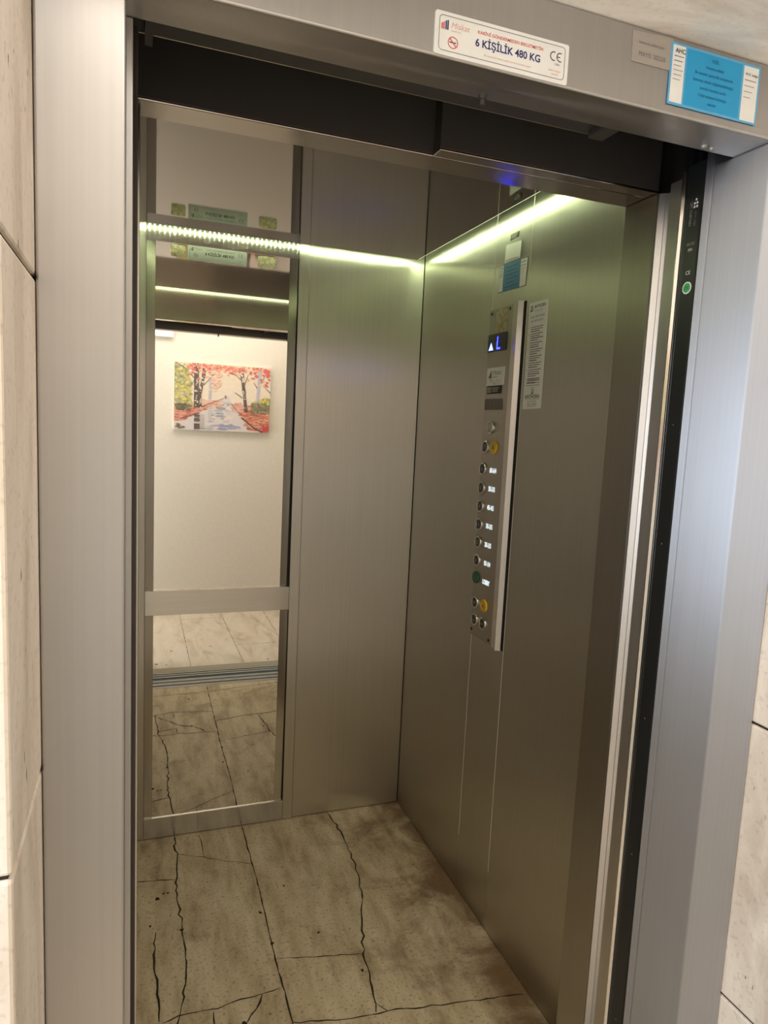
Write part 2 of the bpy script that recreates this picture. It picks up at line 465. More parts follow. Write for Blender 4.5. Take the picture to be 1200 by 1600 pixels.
# ------------------------------------------------------------------ wall mirror
t = thing('wall_mirror', 'tall framed mirror in two panes on the cabin back wall', 'mirror', (.305, D, 0))
m = MB(); m.box(XL+.002, .043, D-.006, D+.012, .004, 2.335, M['panel'], .0012); m.build('stile', t)
m = MB(); m.box(.574, .6128, D-.006, D+.012, .004, 2.335, M['panel'], .0012); m.build('stile', t)
for z0, z1, n in ((2.190, 2.262, 'top_rail'), (.874, .965, 'middle_rail'), (.004, .083, 'bottom_rail')):
    m = MB(); m.box(.0438, .5732, D-(.0046 if z0 < .05 else .0085), D+.010, z0, z1, M['toprail'] if z0 > 2 else M['rail'], .0008); m.build(n, t)
th = .011
def leaning(mb, a0, a1, z0, z1, zc, mat, da=0.0, db=0.0):
    off = .0005 if zc > 1 else -.0035
    """A pane leaning very slightly forward at the top; da/db push the left/right edge back (bevelled edge)."""
    y = lambda z: D+off-(z-zc)*math.tan(th)
    mb.poly3([(a0, y(z0)+da, z0), (a1, y(z0)+db, z0), (a1, y(z1)+db, z1), (a0, y(z1)+da, z1)], mat)
for z0, z1, zc in ((.965, 2.190, 1.57), (.083, .874, .48)):
    m = MB(); leaning(m, .0735, .5385, z0, z1, zc, M['mirror']); g = m.build('pane', t)
    m = MB(); leaning(m, .0440, .0730, z0, z1, zc, M['bevel'], .0030, .0); m.build('bevelled_edge', t)
    m = MB(); leaning(m, .5390, .5700, z0, z1, zc, M['bevel'], .0, .0030)
    m.box(.5705, .5735, D-.004, D+.012, z0, z1, M['gap']); m.build('bevelled_edge', t)

# ------------------------------------------------------------------ capacity signs
def capacity_sign(name, label, pl, w, h, board, ink1, ink2, ink3, group=None):
    o = pl.p(w/2, 0, 0)
    t = thing(name, label, 'sign', o, group)
    m = MB(); slab(m, pl, 0, w, 0, h, 0.0002, .0022, board, .003); m.build('board', t)
    e = .0024; g = MB()
    frame_line(g, pl, .0055, w-.0055, .0050, h-.0042, .0008, e, M['soft_ink'], .005)
    k = w/.1964
    # logo of small tower blocks with a script name
    for a, b0, b1, mt in ((.0085, .030, .037, ink2), (.0110, .030, .0385, ink2), (.0140, .030, .0405, ink1), (.0165, .030, .0415, ink1)):
        rect(g, pl, a*k, (a+.0019)*k, b0*k, b1*k, e, mt)
    text(g, pl, 'Miskat', .0215*k, .0335*k, .0098*k, e, ink3, shear=.25)
    text(g, pl, 'asansör yapı', .022*k, .0295*k, .0028*k, e, ink3)
    # no-smoking sign
    ring(g, pl, .0255*k, .0165*k, .0060*k, .0072*k, e, ink2)
    rect(g, pl, .0205*k, .0300*k, .0160*k, .0173*k, e, ink1)
    flat(g, pl, [(.0207*k, .0203*k), (.0217*k, .0213*k), (.0303*k, .0127*k), (.0293*k, .0117*k)], e+.0001, ink2)
    text(g, pl, 'KABİNİ GÖNDERMEDEN BEKLETMEYİN', .108*k, .0352*k, .0054*k, e, ink2, 'CENTER', bold=.0001, sx=1.0)
    text(g, pl, '6 KİŞİLİK 480 KG', .105*k, .0200*k, .0128*k, e, ink1, 'CENTER', bold=.0003*k, sx=.95)
    text(g, pl, 'Bu asansörün bakımı yetkili servis tarafından yapılır', .105*k, .0105*k, .0034*k, e, ink3, 'CENTER')
    # CE mark
    for c in (.1735, .1835):
        for q in range(10):
            t0, t1 = math.radians(70+22*q), math.radians(70+22*(q+1))
            r0, r1 = .0047*k, .0060*k
            flat(g, pl, [(c*k+r0*math.cos(t0), .0325*k+r0*math.sin(t0)), (c*k+r1*math.cos(t0), .0325*k+r1*math.sin(t0)),
                         (c*k+r1*math.cos(t1), .0325*k+r1*math.sin(t1)), (c*k+r0*math.cos(t1), .0325*k+r0*math.sin(t1))], e, M['ink'])
    rect(g, pl, .1785*k, .1832*k, .0319*k, .0331*k, e, M['ink'])
    text(g, pl, '1984', .1745*k, .0215*k, .0042*k, e, M['soft_ink'])
    text(g, pl, 'kalite belgeli', .1665*k, .0135*k, .0038*k, e, ink3)
    text(g, pl, 'asansör', .1705*k, .0092*k, .0038*k, e, ink3)
    g.build('lettering', t)
    return t
PF = lambda x, z: Plane((x, YF, z), (1, 0, 0), (0, 0, 1), (0, -1, 0))
capacity_sign('capacity_sign', 'white capacity plaque with blue and red lettering on the steel door head', PF(.3608, 2.0600), .1964, .0508,
              M['paper'], M['blue_ink'], M['red_ink'], M['pale_red'])
zp = 2.1415
PM = Plane((.179, D+.0005-(zp-1.57)*math.tan(th)-.0006, zp), (1, 0, 0), (0, -math.sin(th), math.cos(th)), (0, -1, 0))
capacity_sign('capacity_sign', 'silver capacity plaque with black lettering stuck to the top of the mirror', PM, .2025, .0475,
              M['silver'], M['ink'], M['soft_ink'], M['soft_ink'])
# dried glue beside that plaque
def glue(a0, a1, z0, z1, label, seed):
    rnd = random.Random(seed); pts = []
    for k in range(28):
        u = 2*math.pi*k/28; c, s_ = math.cos(u), math.sin(u)
        q = max(abs(c), abs(s_)); c, s_ = c/q, s_/q
        pts.append(((a0+a1)/2+(a1-a0)/2*c*rnd.uniform(.86, 1), (z0+z1)/2+(z1-z0)/2*s_*rnd.uniform(.9, 1)))
    pl = Plane((0, D+.0005+1.57*math.tan(th), 0), (1, 0, 0), (0, -math.sin(th), math.cos(th)), (0, -1, 0))
    m = MB(); poly_slab(m, pl, pts, .0003, .0011, M['glue'])
    tag(m.build('glue_mark'), label, 'glue mark', 'old glue on the mirror top')
glue(.120, .172, 2.146, 2.187, 'yellowish glue mark on the mirror left of the silver plaque', 1)
glue(.420, .488, 2.146, 2.187, 'yellowish glue mark on the mirror right of the silver plaque', 2)

# ------------------------------------------------------------------ control panel on the right wall
CX = 1.0695
ct = thing('control_panel', 'tall stainless lift control panel with floor buttons on the right wall', 'control panel', (XR, 1.15, .925))
m = MB()
m.prism([(1.0745, 1.2500), (CX, 1.2490), (CX, 1.1062), (1.0742, 1.1062)], .922, 1.976, M['cop']); m.build('faceplate', ct)
m = MB()
m.prism([(1.0742, 1.1060), (CX, 1.1060), (1.0665, 1.0930), (1.0628, 1.0780), (1.0590, 1.0640), (1.0583, 1.0597), (1.0730, 1.0532), (1.0742, 1.0528)], .924, 1.978, M['ridge'])
rg = m.build('side_ridge', ct)
m = MB(); m.box(1.0732, 1.0742, 1.0372, 1.0526, .926, 1.976, M['gap']); m.build('shadow_strip', ct)  # dark strip standing in for the shade beside the ridge
PC = Plane((CX, 1.249, 0), (0, -1, 0), (0, 0, 1), (-1, 0, 0))
def A(y): return 1.249-y          # wall y -> position across the plate
def shift(y): return y-.010
# display
m = MB(); slab(m, PC, A(1.2455), A(1.130), 1.844, 1.899, .0002, .003, M['black'], .002); dsp = m.build('display', ct)
m = MB(); flat(m, PC, [(.0105, 1.850), (.0395, 1.850), (.025, 1.8735)], .0035, M['blue_arrow']); m.build('up_arrow', dsp)
m = MB()
flat(m, PC, [(.0615, 1.8505), (.0655, 1.8505), (.0670, 1.8885), (.0630, 1.8885)], .0035, M['blue_led']); rect(m, PC, .0615, .0825, 1.8505, 1.8545, .0036, M['blue_led'])
m.build('digit', dsp)
# badges and speaker grille
m = MB(); slab(m, PC, A(1.2435), A(1.132), 1.740, 1.795, .0, .0014, M['paper'])
e = .0016
for a, b1 in ((.020, 1.771), (.026, 1.779), (.032, 1.786)): rect(m, PC, a, a+.0042, 1.763, b1, e, M['ink'])
text(m, PC, 'Miskat', .042, 1.772, .021, e, M['soft_ink'], shear=.2)
text(m, PC, 'asansör', .044, 1.763, .010, e, M['soft_ink'], shear=.2)
text(m, PC, '0242 312 48 60', .060, 1.752, .0085, e, M['pale_red'], 'CENTER'); text(m, PC, 'Servis', .060, 1.743, .0075, e, M['soft_ink'], 'CENTER')
m.build('maker_badge', ct)
m = MB(); slab(m, PC, A(1.236), A(1.145), 1.714, 1.7385, .0002, .0014, M['ink'])
rect(m, PC, .016, .040, 1.718, 1.735, e, M['grey_print']); text(m, PC, 'ACİL', .0185, 1.7225, .010, .0018, M['ink'])
for k in range(3): rect(m, PC, .045, .090-.004*k, 1.7305-.0055*k, 1.7335-.0055*k, e, M['grey_print'])
m.build('warning_badge', ct)
m = MB()
for k in range(12):
    a = .0035+k*.0098
    flat(m, PC, [(a, 1.664), (a+.0044, 1.664), (a+.0044, 1.6985), (a, 1.6985)], .0006, M['ink'])
m.build('speaker_grille', ct)
m = MB(); slab(m, PC, A(1.206), A(1.136), 1.902, 1.972, .0002, .0010, M['glue']); m.build('old_tape', ct)
for y, z in ((1.238, 1.964), (1.124, 1.966), (1.240, .940), (1.122, .936)):
    m = MB(); disc(m, PC, A(y), z, .0052, 0, .0022, M['screw'], 16, .001); rect(m, PC, A(y)-.004, A(y)+.004, z-.0006, z+.0006, .0024, M['ink']); m.build('screw', ct)
# buttons: ring, cap and symbol
def button(y, z, capm, sym, symm, ringm='chrome', label=None, r=.0200):
    a = A(shift(y))
    m = MB()
    t = bmesh.new()
    prof = [(r, 0), (r, .004), (r-.0012, .0055), (r-.0035, .0055), (r-.0040, .0030)]
    n = 28; rows = []
    for rr, hh in prof: rows.append([t.verts.new((rr*math.cos(2*math.pi*k/n), rr*math.sin(2*math.pi*k/n), hh)) for k in range(n)])
    for i in range(len(rows)-1):
        for k in range(n): t.faces.new((rows[i][k], rows[i][(k+1) % n], rows[i+1][(k+1) % n], rows[i+1][k]))
    bmesh.ops.recalc_face_normals(t, faces=t.faces)
    m.merge(t, M[ringm], PC.mat(a, z, 0)); rg = m.build('button', ct, True)
    if label: rg['label'] = label
    m = MB(); disc(m, PC, a, z, r-.0042, 0, .0050, M[capm], 28, .0012); m.build('cap', rg)
    if sym:
        m = MB()
        if sym == 'bell':
            flat(m, PC, [(a-.007, z-.005), (a+.007, z-.005), (a+.0045, z), (a+.0035, z+.006), (a-.0035, z+.006), (a-.0045, z)], .0053, M[symm])
            ring(m, PC, a, z-.0065, .0, .0016, .0053, M[symm], 10); ring(m, PC, a, z, .0115, .0125, .0053, M[symm])
        else:
            text(m, PC, sym, a, z-.006, .0165, .0053, M[symm], 'CENTER', bold=.0003)
        m.build('symbol', rg)
button(1.2054, 1.6087, 'cap_white', None, None, 'chrome', 'blank pale grey round lamp')
button(1.2312, 1.5467, 'black', '*', 'grey_print', 'chrome', 'black button with pale symbol')
button(1.1761, 1.5469, 'yellow', 'bell', 'soft_ink', 'yellow', 'yellow alarm button')
for y, z, s in ((1.2457, 1.4754, '6'), (1.2486, 1.4143, '5'), (1.2494, 1.3541, '4'), (1.2503, 1.2944, '3'), (1.2492, 1.2357, '2'), (1.2501, 1.1753, '1')):
    button(min(y, 1.2395)+.0, z, 'black', s, 'grey_print', 'chrome', 'black floor button marked '+s)
button(1.2395, 1.1175, 'green', 'L', 'soft_ink', 'green', 'dark green lobby button')
button(1.2333, 1.0349, 'black', '<>', 'grey_print', 'chrome', 'black door-open button')
button(1.1732, 1.0385, 'yellow', 'bell', 'soft_ink', 'yellow', 'yellow alarm button near the bottom')
button(1.2302, .9779, 'black', 'o', 'grey_print', 'chrome', 'black button at the lower left')
button(1.1739, .9787, 'black', '><', 'grey_print', 'chrome', 'black door-close button')
for y, z, s in ((1.1745, 1.4742, '601-614'), (1.1749, 1.4152, '501-515'), (1.1753, 1.3557, '401-415'), (1.1757, 1.2959, '301-315'),
                (1.1761, 1.2356, '201-215'), (1.1744, 1.1754, '101-114'), (1.1727, 1.1148, 'LOBBY')):
    m = MB(); text(m, PC, s, A(shift(y)), z-.0075, .0215, .0008, M['lit'], 'CENTER', sx=.58 if s != 'LOBBY' else .70, bold=.0006)
    m.build('lit_legend', ct)

# paper and stickers on the right wall
PR = Plane((XR, 0, 0), (0, -1, 0), (0, 0, 1), (-1, 0, 0))
def logo(m, a, z, s, h):
    flat(m, PR, [(a-.5*s, z), (a-.02*s, z), (a-.1*s, z+.6*s), (a-.36*s, z+.5*s)], h, M['ink'])
    flat(m, PR, [(a+.05*s, z+.1*s), (a+.45*s, z), (a+.4*s, z+1.2*s), (a+.22*s, z+1.2*s), (a+.1*s, z+.7*s)], h, M['soft_ink'])
    flat(m, PR, [(a-.42*s, z+.7*s), (a-.05*s, z+.75*s), (a-.0*s, z+1.2*s), (a-.35*s, z+1.25*s)], h, M['soft_ink'])
t = thing('notice_sheet', 'long narrow white notice sheet taped right of the control panel', 'notice', (XR, .973, 1.664))
m = MB(); poly_slab(m, PR, [(-1.0200, 1.6640), (-.9245, 1.6660), (-.9255, 1.9640), (-1.0215, 1.9650)], .0, .0010, M['paper']); m.build('sheet', t)
m = MB(); h = .0013; c = -.9725
logo(m, -1.006, 1.939, .014, h)
text(m, PR, 'ANTHORN', -.993, 1.947, .0128, h, M['ink'], sx=.92, bold=.0002); text(m, PR, 'ASANSÖR', -.990, 1.937, .0068, h, M['soft_ink'], space=1.5)
text(m, PR, 'Çağrı  0242 312 48 60', c, 1.921, .0082, h, M['ink'], 'CENTER', sx=.9); text(m, PR, 'Acil  0532 514 07 17', c, 1.909, .0082, h, M['ink'], 'CENTER', sx=.9)
rnd = random.Random(3); z = 1.898
for blk, n in ((1, 3), (1, 4), (1, 3), (1, 3), (1, 3), (1, 3), (1, 4), (1, 3)):
    text(m, PR, '•', -1.013, z-.0075, .010, h, M['ink'])
    for k in range(n):
        a0 = -1.003; a1 = -.938-rnd.uniform(0, .018)*(k % 2) - (.02 if k == n-1 else 0)
        q = a0
        while q < a1-.004:
            w = rnd.uniform(.004, .011); rect(m, PR, q, min(q+w, a1), z-.0046, z-.0022, h, M['soft_ink'] if (blk+k) % 3 else M['ink']); q += w+.0012
        z -= .0059
    z -= .0012
text(m, PR, 'ANTHORN ASANSÖR', c, 1.7455, .0068, h, M['ink'], 'CENTER'); text(m, PR, 'Bakım ve Onarım Servisi', c, 1.7365, .0068, h, M['ink'], 'CENTER')
rect(m, PR, c-.036, c+.034, 1.7305, 1.7318, h, M['soft_ink']); text(m, PR, 'ruhsatlı', c, 1.723, .006, h, M['soft_ink'], 'CENTER')
logo(m, c, 1.706, .012, h)
text(m, PR, 'ANTHORN', c, 1.6945, .0150, h, M['ink'], 'CENTER', sx=1.02, bold=.0002)
rect(m, PR, c-.038, c+.036, 1.6915, 1.6922, h, M['soft_ink'])
text(m, PR, 'ASANSÖR', c, 1.6838, .0068, h, M['ink'], 'CENTER', space=1.7)
text(m, PR, 'Çağrı  312 48 60', c, 1.6765, .0072, h, M['ink'], 'CENTER'); text(m, PR, 'Acil  514 07 17', c, 1.6705, .0068, h, M['ink'], 'CENTER')
m.build('lettering', t)

t = thing('inspection_sticker', 'blue and white inspection sticker high above the control panel', 'sticker', (XR, 1.13, 2.02))
m = MB(); poly_slab(m, PR, [(-1.2160, 2.0240), (-1.0490, 2.0200), (-1.0470, 2.1010), (-1.2155, 2.1070)], .0003, .0009, M['soft_ink']); m.build('backing', t)
m = MB(); h = .0012
flat(m, PR, [(-1.2130, 2.0265), (-1.1870, 2.0262), (-1.1868, 2.1040), (-1.2128, 2.1048)], h, M['paper'])
flat(m, PR, [(-1.1855, 2.0235), (-1.0880, 2.0222), (-1.0870, 2.1028), (-1.1850, 2.1052)], h, M['blue2'])
flat(m, PR, [(-1.0860, 2.0222), (-1.0510, 2.0220), (-1.0492, 2.0995), (-1.0852, 2.1010)], h, M['paper'])
h = .0014
text(m, PR, 'AHC', -1.209, 2.094, .010, h, M['soft_ink'], bold=.0002)
for k in range(4): rect(m, PR, -1.209, -1.192, 2.088-.006*k, 2.0895-.006*k, h, M['soft_ink'])
for k, (u, v) in enumerate(((-1.17, -1.10), (-1.165, -1.11), (-1.175, -1.095), (-1.172, -1.10), (-1.168, -1.12), (-1.176, -1.098))):
    rect(m, PR, u, v, 2.091-.0115*k, 2.0935-.0115*k, h, M['blue2_ink'])
rect(m, PR, -1.081, -1.056, 2.091, 2.0925, h, M['ink']); rect(m, PR, -1.081, -1.056, 2.081, 2.0825, h, M['soft_ink'])
for k in range(4): rect(m, PR, -1.079, -1.060-.003*k, 2.073-.005*k, 2.0745-.005*k, h, M['pale_red'])
m.build('print', t)
t = thing('paper_label', 'small square white label above the blue inspection sticker', 'label', (XR, 1.137, 2.108))
m = MB(); poly_slab(m, PR, [(-1.1830, 2.1085), (-1.0935, 2.1075), (-1.0895, 2.1560), (-1.1795, 2.1620)], .0010, .0016, M['paper'])
m.build('sheet', t)
m = MB(); flat(m, PR, [(-1.176, 2.1135), (-1.103, 2.1110), (-1.103, 2.1125), (-1.176, 2.1152)], .0019, M['soft_ink']); m.build('printed_line', t)
t = thing('paper_label', 'tiny dark grey printed label topmost on the right wall', 'label', (XR, 1.132, 2.171))
m = MB(); poly_slab(m, PR, [(-1.1575, 2.1695), (-1.1085, 2.1715), (-1.1070, 2.1865), (-1.1560, 2.1870)], .0003, .0009, M['ink']); m.build('backing', t)
m = MB()
for k in range(3): rect(m, PR, -1.153, -1.114-.004*k, 2.1825-.0045*k, 2.1845-.0045*k, .0012, M['grey_print'])
m.build('print', t)

# ------------------------------------------------------------------ landing door frame
t = thing('door_frame', 'brushed stainless steel frame set in the stone doorway', 'door frame', (.47, YF, 0))
m = MB(); m.box(SL+.001, OL, YF, .186, 0, H+.0005, M['frame'], .003, 3)
m.box(OL-.03, .0060, .180, .192, 0, H, M['frame'], .002)
o = m.build('jamb', t); o['label'] = 'wide left jamb seen from the front'
m = MB(); m.box(OR, SR-.001, YF, .2197, 0, H+.0005, M['jamb'], .003, 3); o = m.build('jamb', t); o['label'] = 'right jamb with bluish daylight tinted into its steel'
m = MB(); m.box(SL+.001, SR-.001, YF, .183, H, ST-.001, M['frame'], .003, 3); m.build('head', t)
for x, y in ((.8575, .1785), (.8745, .180)):
    m = MB(); t2 = bmesh.new(); bmesh.ops.create_cone(t2, cap_ends=True, segments=16, radius1=.0035, radius2=.0045, depth=.004)
    m.merge(t2, M['alu'], Matrix.Translation((x, y-.012, H-.0018))); m.build('screw', t)
m = MB()
t2 = bmesh.new(); bmesh.ops.create_cone(t2, cap_ends=True, segments=6, radius1=.0060, radius2=.0060, depth=.006); m.merge(t2, M['geardark'], Matrix.Translation((.4655, .1705, H-.003)))
t2 = bmesh.new(); bmesh.ops.create_cone(t2, cap_ends=True, segments=16, radius1=.0035, radius2=.0035, depth=.008); m.merge(t2, M['geardark'], Matrix.Translation((.4655, .1705, H-.010)))
tag(m.build('hanging_bolt'), 'small grey bolt hanging under the steel door head', 'bolt')
# stickers on the head
t = thing('paper_label', 'faded grey label on the door head, half behind the blue sticker', 'label', (.69, YF, 2.114))
PL = PF(0, 0)
m = MB(); poly_slab(m, PL, [(.6597, 2.1142), (.7290, 2.1150), (.7290, 2.1585), (.6587, 2.1540)], .0003, .0010, M['grey_print']); m.build('sheet', t)
m = MB(); text(m, PL, 'kontrol edilmiştir', .692, 2.1395, .0062, .0013, M['soft_ink'], 'CENTER'); text(m, PL, 'MAYIS  2023/8', .694, 2.1235, .0090, .0013, M['soft_ink'], 'CENTER', sx=.85)
m.build('lettering', t)
t = thing('inspection_sticker', 'bright blue sticker with two white columns at the right of the door head', 'sticker', (.81, YF, 2.07))
m = MB(); slab(m, PL, .7259, .8935, 2.0708, 2.1535, .0012, .0020, M['cyan_rim'], .001); m.build('backing', t)
m = MB(); h = .0023
rect(m, PL, .7285, .7510, 2.0740, 2.1505, h, M['paper']); rect(m, PL, .7545, .8575, 2.0745, 2.1500, h, M['cyan']); rect(m, PL, .8610, .8900, 2.0735, 2.1500, h, M['paper'])
h = .0026
text(m, PL, 'AHC', .7325, 2.1405, .0088, h, M['ink'], bold=.0001)
for k in range(6): rect(m, PL, .7315, .7485-.002*(k % 3), 2.1355-.0062*k, 2.1366-.0062*k, h, M['soft_ink'] if k < 2 else M['grey_print'])
for k, s in enumerate(('YEŞİL', 'muayene etiketi', 'Bu asansör periyodik muayenede', 'kusursuz olarak değerlendirilmiştir', 'sonraki muayene tarihi', 'A tipi muayene kuruluşu', 'asansör')):
    text(m, PL, s, .806, 2.1400-.0098*k, .0062, h, M['deep_cyan'], 'CENTER', sx=.86, bold=.0001)
text(m, PL, 'AHC belge', .8640, 2.1372, .0055, h, M['ink'])
for k in range(4): rect(m, PL, .8640, .8860-.003*k, 2.1300-.0080*k, 2.1310-.0080*k, h, M['soft_ink'] if k == 0 else M['grey_print'])
m.build('print', t)

# ------------------------------------------------------------------ doors, light curtain, door gear
t = thing('landing_door', 'edge of the retracted steel landing door beside the right jamb', 'door', (1.0, .229, 0))
m = MB(); m.box(OR-.0005, 1.19, .2207, .2375, .006, 2.09, M['jamb'], .0015); m.build('panel', t)
t = thing('light_curtain', 'tall black safety light curtain strip along the right side of the doorway', 'light curtain', (OR, .26, 0))
m = MB(); m.box(OR-.001, .97, .2390, .2740, .006, 2.075, M['black'], .0015); m.build('housing', t)
m = MB(); m.box(OR+.002, .97, .2742, .2840, .006, 2.075, M['black'], .003); m.build('side_cover', t)
PB = Plane((OR-.001, .2565, 0), (0, -1, 0), (0, 0, 1), (-1, 0, 0))
m = MB(); h = .0004
for a, z in ((.004, 2.012), (.001, 2.006), (.007, 2.006), (.001, 2.000), (.007, 2.000)):
    ring(m, PB, a, z, 0, .0022, h, M['paper'], 10)
PBv = Plane((OR-.001, .2565, 0), (0, 0, -1), (0, -1, 0), (-1, 0, 0))
m.build('printed_dots', bpy.data.objects['light_curtain']); m = MB()
text(m, PBv, 'LIFT CURTAIN', -2.010, -.0095, .0085, h, M['grey_print'], sx=.75); text(m, PBv, 'door edge', -1.992, .003, .0075, h, M['soft_ink'], sx=.8)
m.build('printed_name', bpy.data.objects['light_curtain']); m = MB()
text(m, PB, '24V DC', 0, 1.935, .0072, h, M['grey_print'], 'CENTER', sx=.8); text(m, PB, 'IP54', 0, 1.925, .0072, h, M['paper'], 'CENTER', sx=.8)
m.build('printed_rating', bpy.data.objects['light_curtain']); m = MB()
text(m, PB, 'CE', 0, 1.885, .0095, h, M['paper'], 'CENTER')
m.build('printed_mark', bpy.data.objects['light_curtain'])
m = MB(); disc(m, PB, .001, 1.862, .0105, .0002, .0006, M['paper'], 28); disc(m, PB, .001, 1.862, .0085, .0006, .0008, M['green_sticker'], 24)
text(m, PB, 'OK', .001, 1.8588, .0085, .0010, M['green'], 'CENTER'); o = m.build('round_sticker', bpy.data.objects['light_curtain']); o['label'] = 'green round sticker'
for z in (1.62, 1.40, 1.06, .78, .42):
    m = MB(); ring(m, PB, .0, z, 0, .0014, .0004, M['grey_print'], 8); m.build('lens', bpy.data.objects['light_curtain'])
t = thing('cabin_door', 'retracted stainless cabin door with rounded pale edge right of the opening', 'door', (1.0, .32, 0))
m = MB(); m.box(OR+.001, 1.19, .2925, .3235, .008, 2.06, M['door'], .002); m.build('panel', t)
m = MB(); m.prism([(OR-.0012, .2920), (OR-.0012, .2895), (.9370, .2866), (.945, .2866), (.945, .2920)], .008, 2.07, M['chrome']); m.build('edge_strip', t)
m = MB(); m.prism([(OR, .3515), (OR+.0004, .3500), (.9425, .3428), (.9436, .3424), (.9600, .3270), (.9660, .3245), (1.0, .3245), (1.0, .3515)], .008, 2.05, M['door'])
o = m.build('edge_moulding', t); o['label'] = 'pale slanting edge of the second leaf'
# door gear in the dark head space
m = MB(); m.box(.510, .984, .415, .446, 2.0766, 2.22, M['lintel'], .0015); m.box(.5102, .984, .4140, .4155, 2.081, 2.22, M['geardark'])
tag(m.build('door_gear_cover'), 'folded steel cover plate along the right half of the cabin head', 'cover plate')
m = MB(); m.box(-.06, .75, .195, .300, 2.100, 2.24, M['dark'], .003); m.box(-.06, .75, .2985, .3015, 2.1005, 2.24, M['rail'], .001)
m.box(.02, .03, .195, .300, 2.086, 2.10, M['dark']); m.box(.72, .75, .195, .285, 2.086, 2.10, M['geardark'], .003)
tag(m.build('door_track_housing'), 'dark metal door track housing in the gap above the doorway', 'door track')
m = MB()
m.box(-.2, 1.3, .184, .447, 2.26, 2.30, M['void']); m.box(-.2, -.12, .19, .46, 0, 2.30, M['void'])
m.box(1.22, 1.30, .22, .44, 0, 2.30, M['void']); m.box(-.2, 1.3, .184, .190, H+.11, 2.30, M['void'])
m.box(-.12, XL-.016, .452, .46, 0, 2.30, M['void']); m.box(1.09, 1.3, .42, .44, 0, 2.30, M['void']); m.box(1.076, 1.3, .43, .46, 2.04, 2.30, M['void'])
struct(m.build('shaft_light_block'))  # black boxes added round the shaft so no light leaks in
m = MB(); m.box(-.05, .0118, .262, .280, .006, 2.09, M['rubber'], .002)
tag(m.build('door_stop'), 'dusty dark rubber door stop behind the left jamb', 'door stop')

# ------------------------------------------------------------------ stone wall and lobby
m = MB()
J = .0022
def stone_leg(x0, x1, joints, ztop):
    zs = [0]+joints+[ztop]
    for a, c in zip(zs[:-1], zs[1:]): m.box(x0, x1, YS, .20, a+J, c-J, M['wallstone'], .004, 2)
stone_leg(-1.7, SL, [.57, 1.165, 1.735], ST+.35)
stone_leg(SR, 2.0, [.58, 1.105, 1.70], ST+.35)
m.box(SL+.001, SR-.001, YS, .20, ST, ST+.35, M['brightened_soffit'], .003, 2)
m.box(-1.7, SL-.004, YS+.004, .196, 0, ST+.3, M['grout']); m.box(SR+.004, 2.0, YS+.004, .196, 0, ST+.3, M['grout'])
rs = random.Random(5)
def pit(x, y, z, r, tall):
    n = 9; i = m.mi(M['pit'])
    m.bm.faces.new([m.bm.verts.new((x, y+r*rs.uniform(.35, 1)*math.cos(2*math.pi*k/n), z+tall*r*rs.uniform(.4, 1)*math.sin(2*math.pi*k/n))) for k in range(n)]).material_index = i
for k in range(26): pit(SR-.0004, rs.uniform(YS+.01, YF-.006), rs.uniform(.45, 1.9), rs.uniform(.0015, .004), rs.uniform(1, 4))
for k in range(16): pit(SL+.0004, rs.uniform(YS+.01, YF-.006), rs.uniform(.6, 2.0), rs.uniform(.001, .0025), rs.uniform(2, 5))
m.box(-1.7, 2.0, YS, .20, ST+.352, 2.62, M['plaster'])
struct(m.build('wall_lobby_front'))
m = MB(); m.box(-1.7, 2.0, YB-.10, YB, 0, 2.62, M['plaster']); struct(m.build('wall_lobby_back'))
m = MB(); m.box(2.0, 2.05, YB-.1, .2, 0, 2.62, M['plaster']); struct(m.build('wall_lobby_right'))
m = MB()       # left lobby wall with a window opening
m.box(-1.75, -1.7, YB-.1, .2, 0, .75, M['plaster']); m.box(-1.75, -1.7, YB-.1, .2, 2.15, 2.62, M['plaster'])
m.box(-1.75, -1.7, YB-.1, -1.1, .75, 2.15, M['plaster']); m.box(-1.75, -1.7, -.15, .2, .75, 2.15, M['plaster'])
struct(m.build('wall_lobby_left'))
m = MB(); m.box(-1.76, -1.69, -1.1, -1.05, .75, 2.15, M['white']); m.box(-1.76, -1.69, -.20, -.15, .75, 2.15, M['white'])
m.box(-1.76, -1.69, -1.1, -.15, .75, .80, M['white']); m.box(-1.76, -1.69, -1.1, -.15, 2.10, 2.15, M['white']); m.box(-1.75, -1.70, -.65, -.60, .80, 2.10, M['white'])
struct(m.build('window_1'))
m = MB(); m.box(-1.75, 2.05, YB-.1, .2, 2.62, 2.66, M['plaster']); struct(m.build('ceiling_lobby'))

# ------------------------------------------------------------------ painting on the lobby wall
pw, ph = .738, .515
px0, pz0 = .287, 1.447
pt = thing('canvas_painting', 'unframed canvas of birches along a wet autumn path, reflected in the mirror', 'painting', (px0+pw/2, YB, pz0))
m = MB(); m.box(px0, px0+pw, YB-.002, YB+.028, pz0, pz0+ph, M['paper'], .002); m.build('canvas', pt)
PP = Plane((px0, YB+.0282, pz0), (1, 0, 0), (0, 0, 1), (0, 1, 0))
pc = {}
def C(r, g, b):
    r, g, b = [int(c*.74+.26*q) for c, q in zip((r, g, b), (206, 190, 176))]
    k = (r//6, g//6, b//6)
    if k not in pc: pc[k] = plain('paint_%d_%d_%d' % k, srgb(r, g, b), .6)
    return pc[k]
pm = MB(); lay = [0.0]
def dab(pts, col):
    lay[0] += .0000025
    flat(pm, PP, [(a*pw, b*ph) for a, b in pts], .0003+lay[0], C(*col))
rp = random.Random(11)
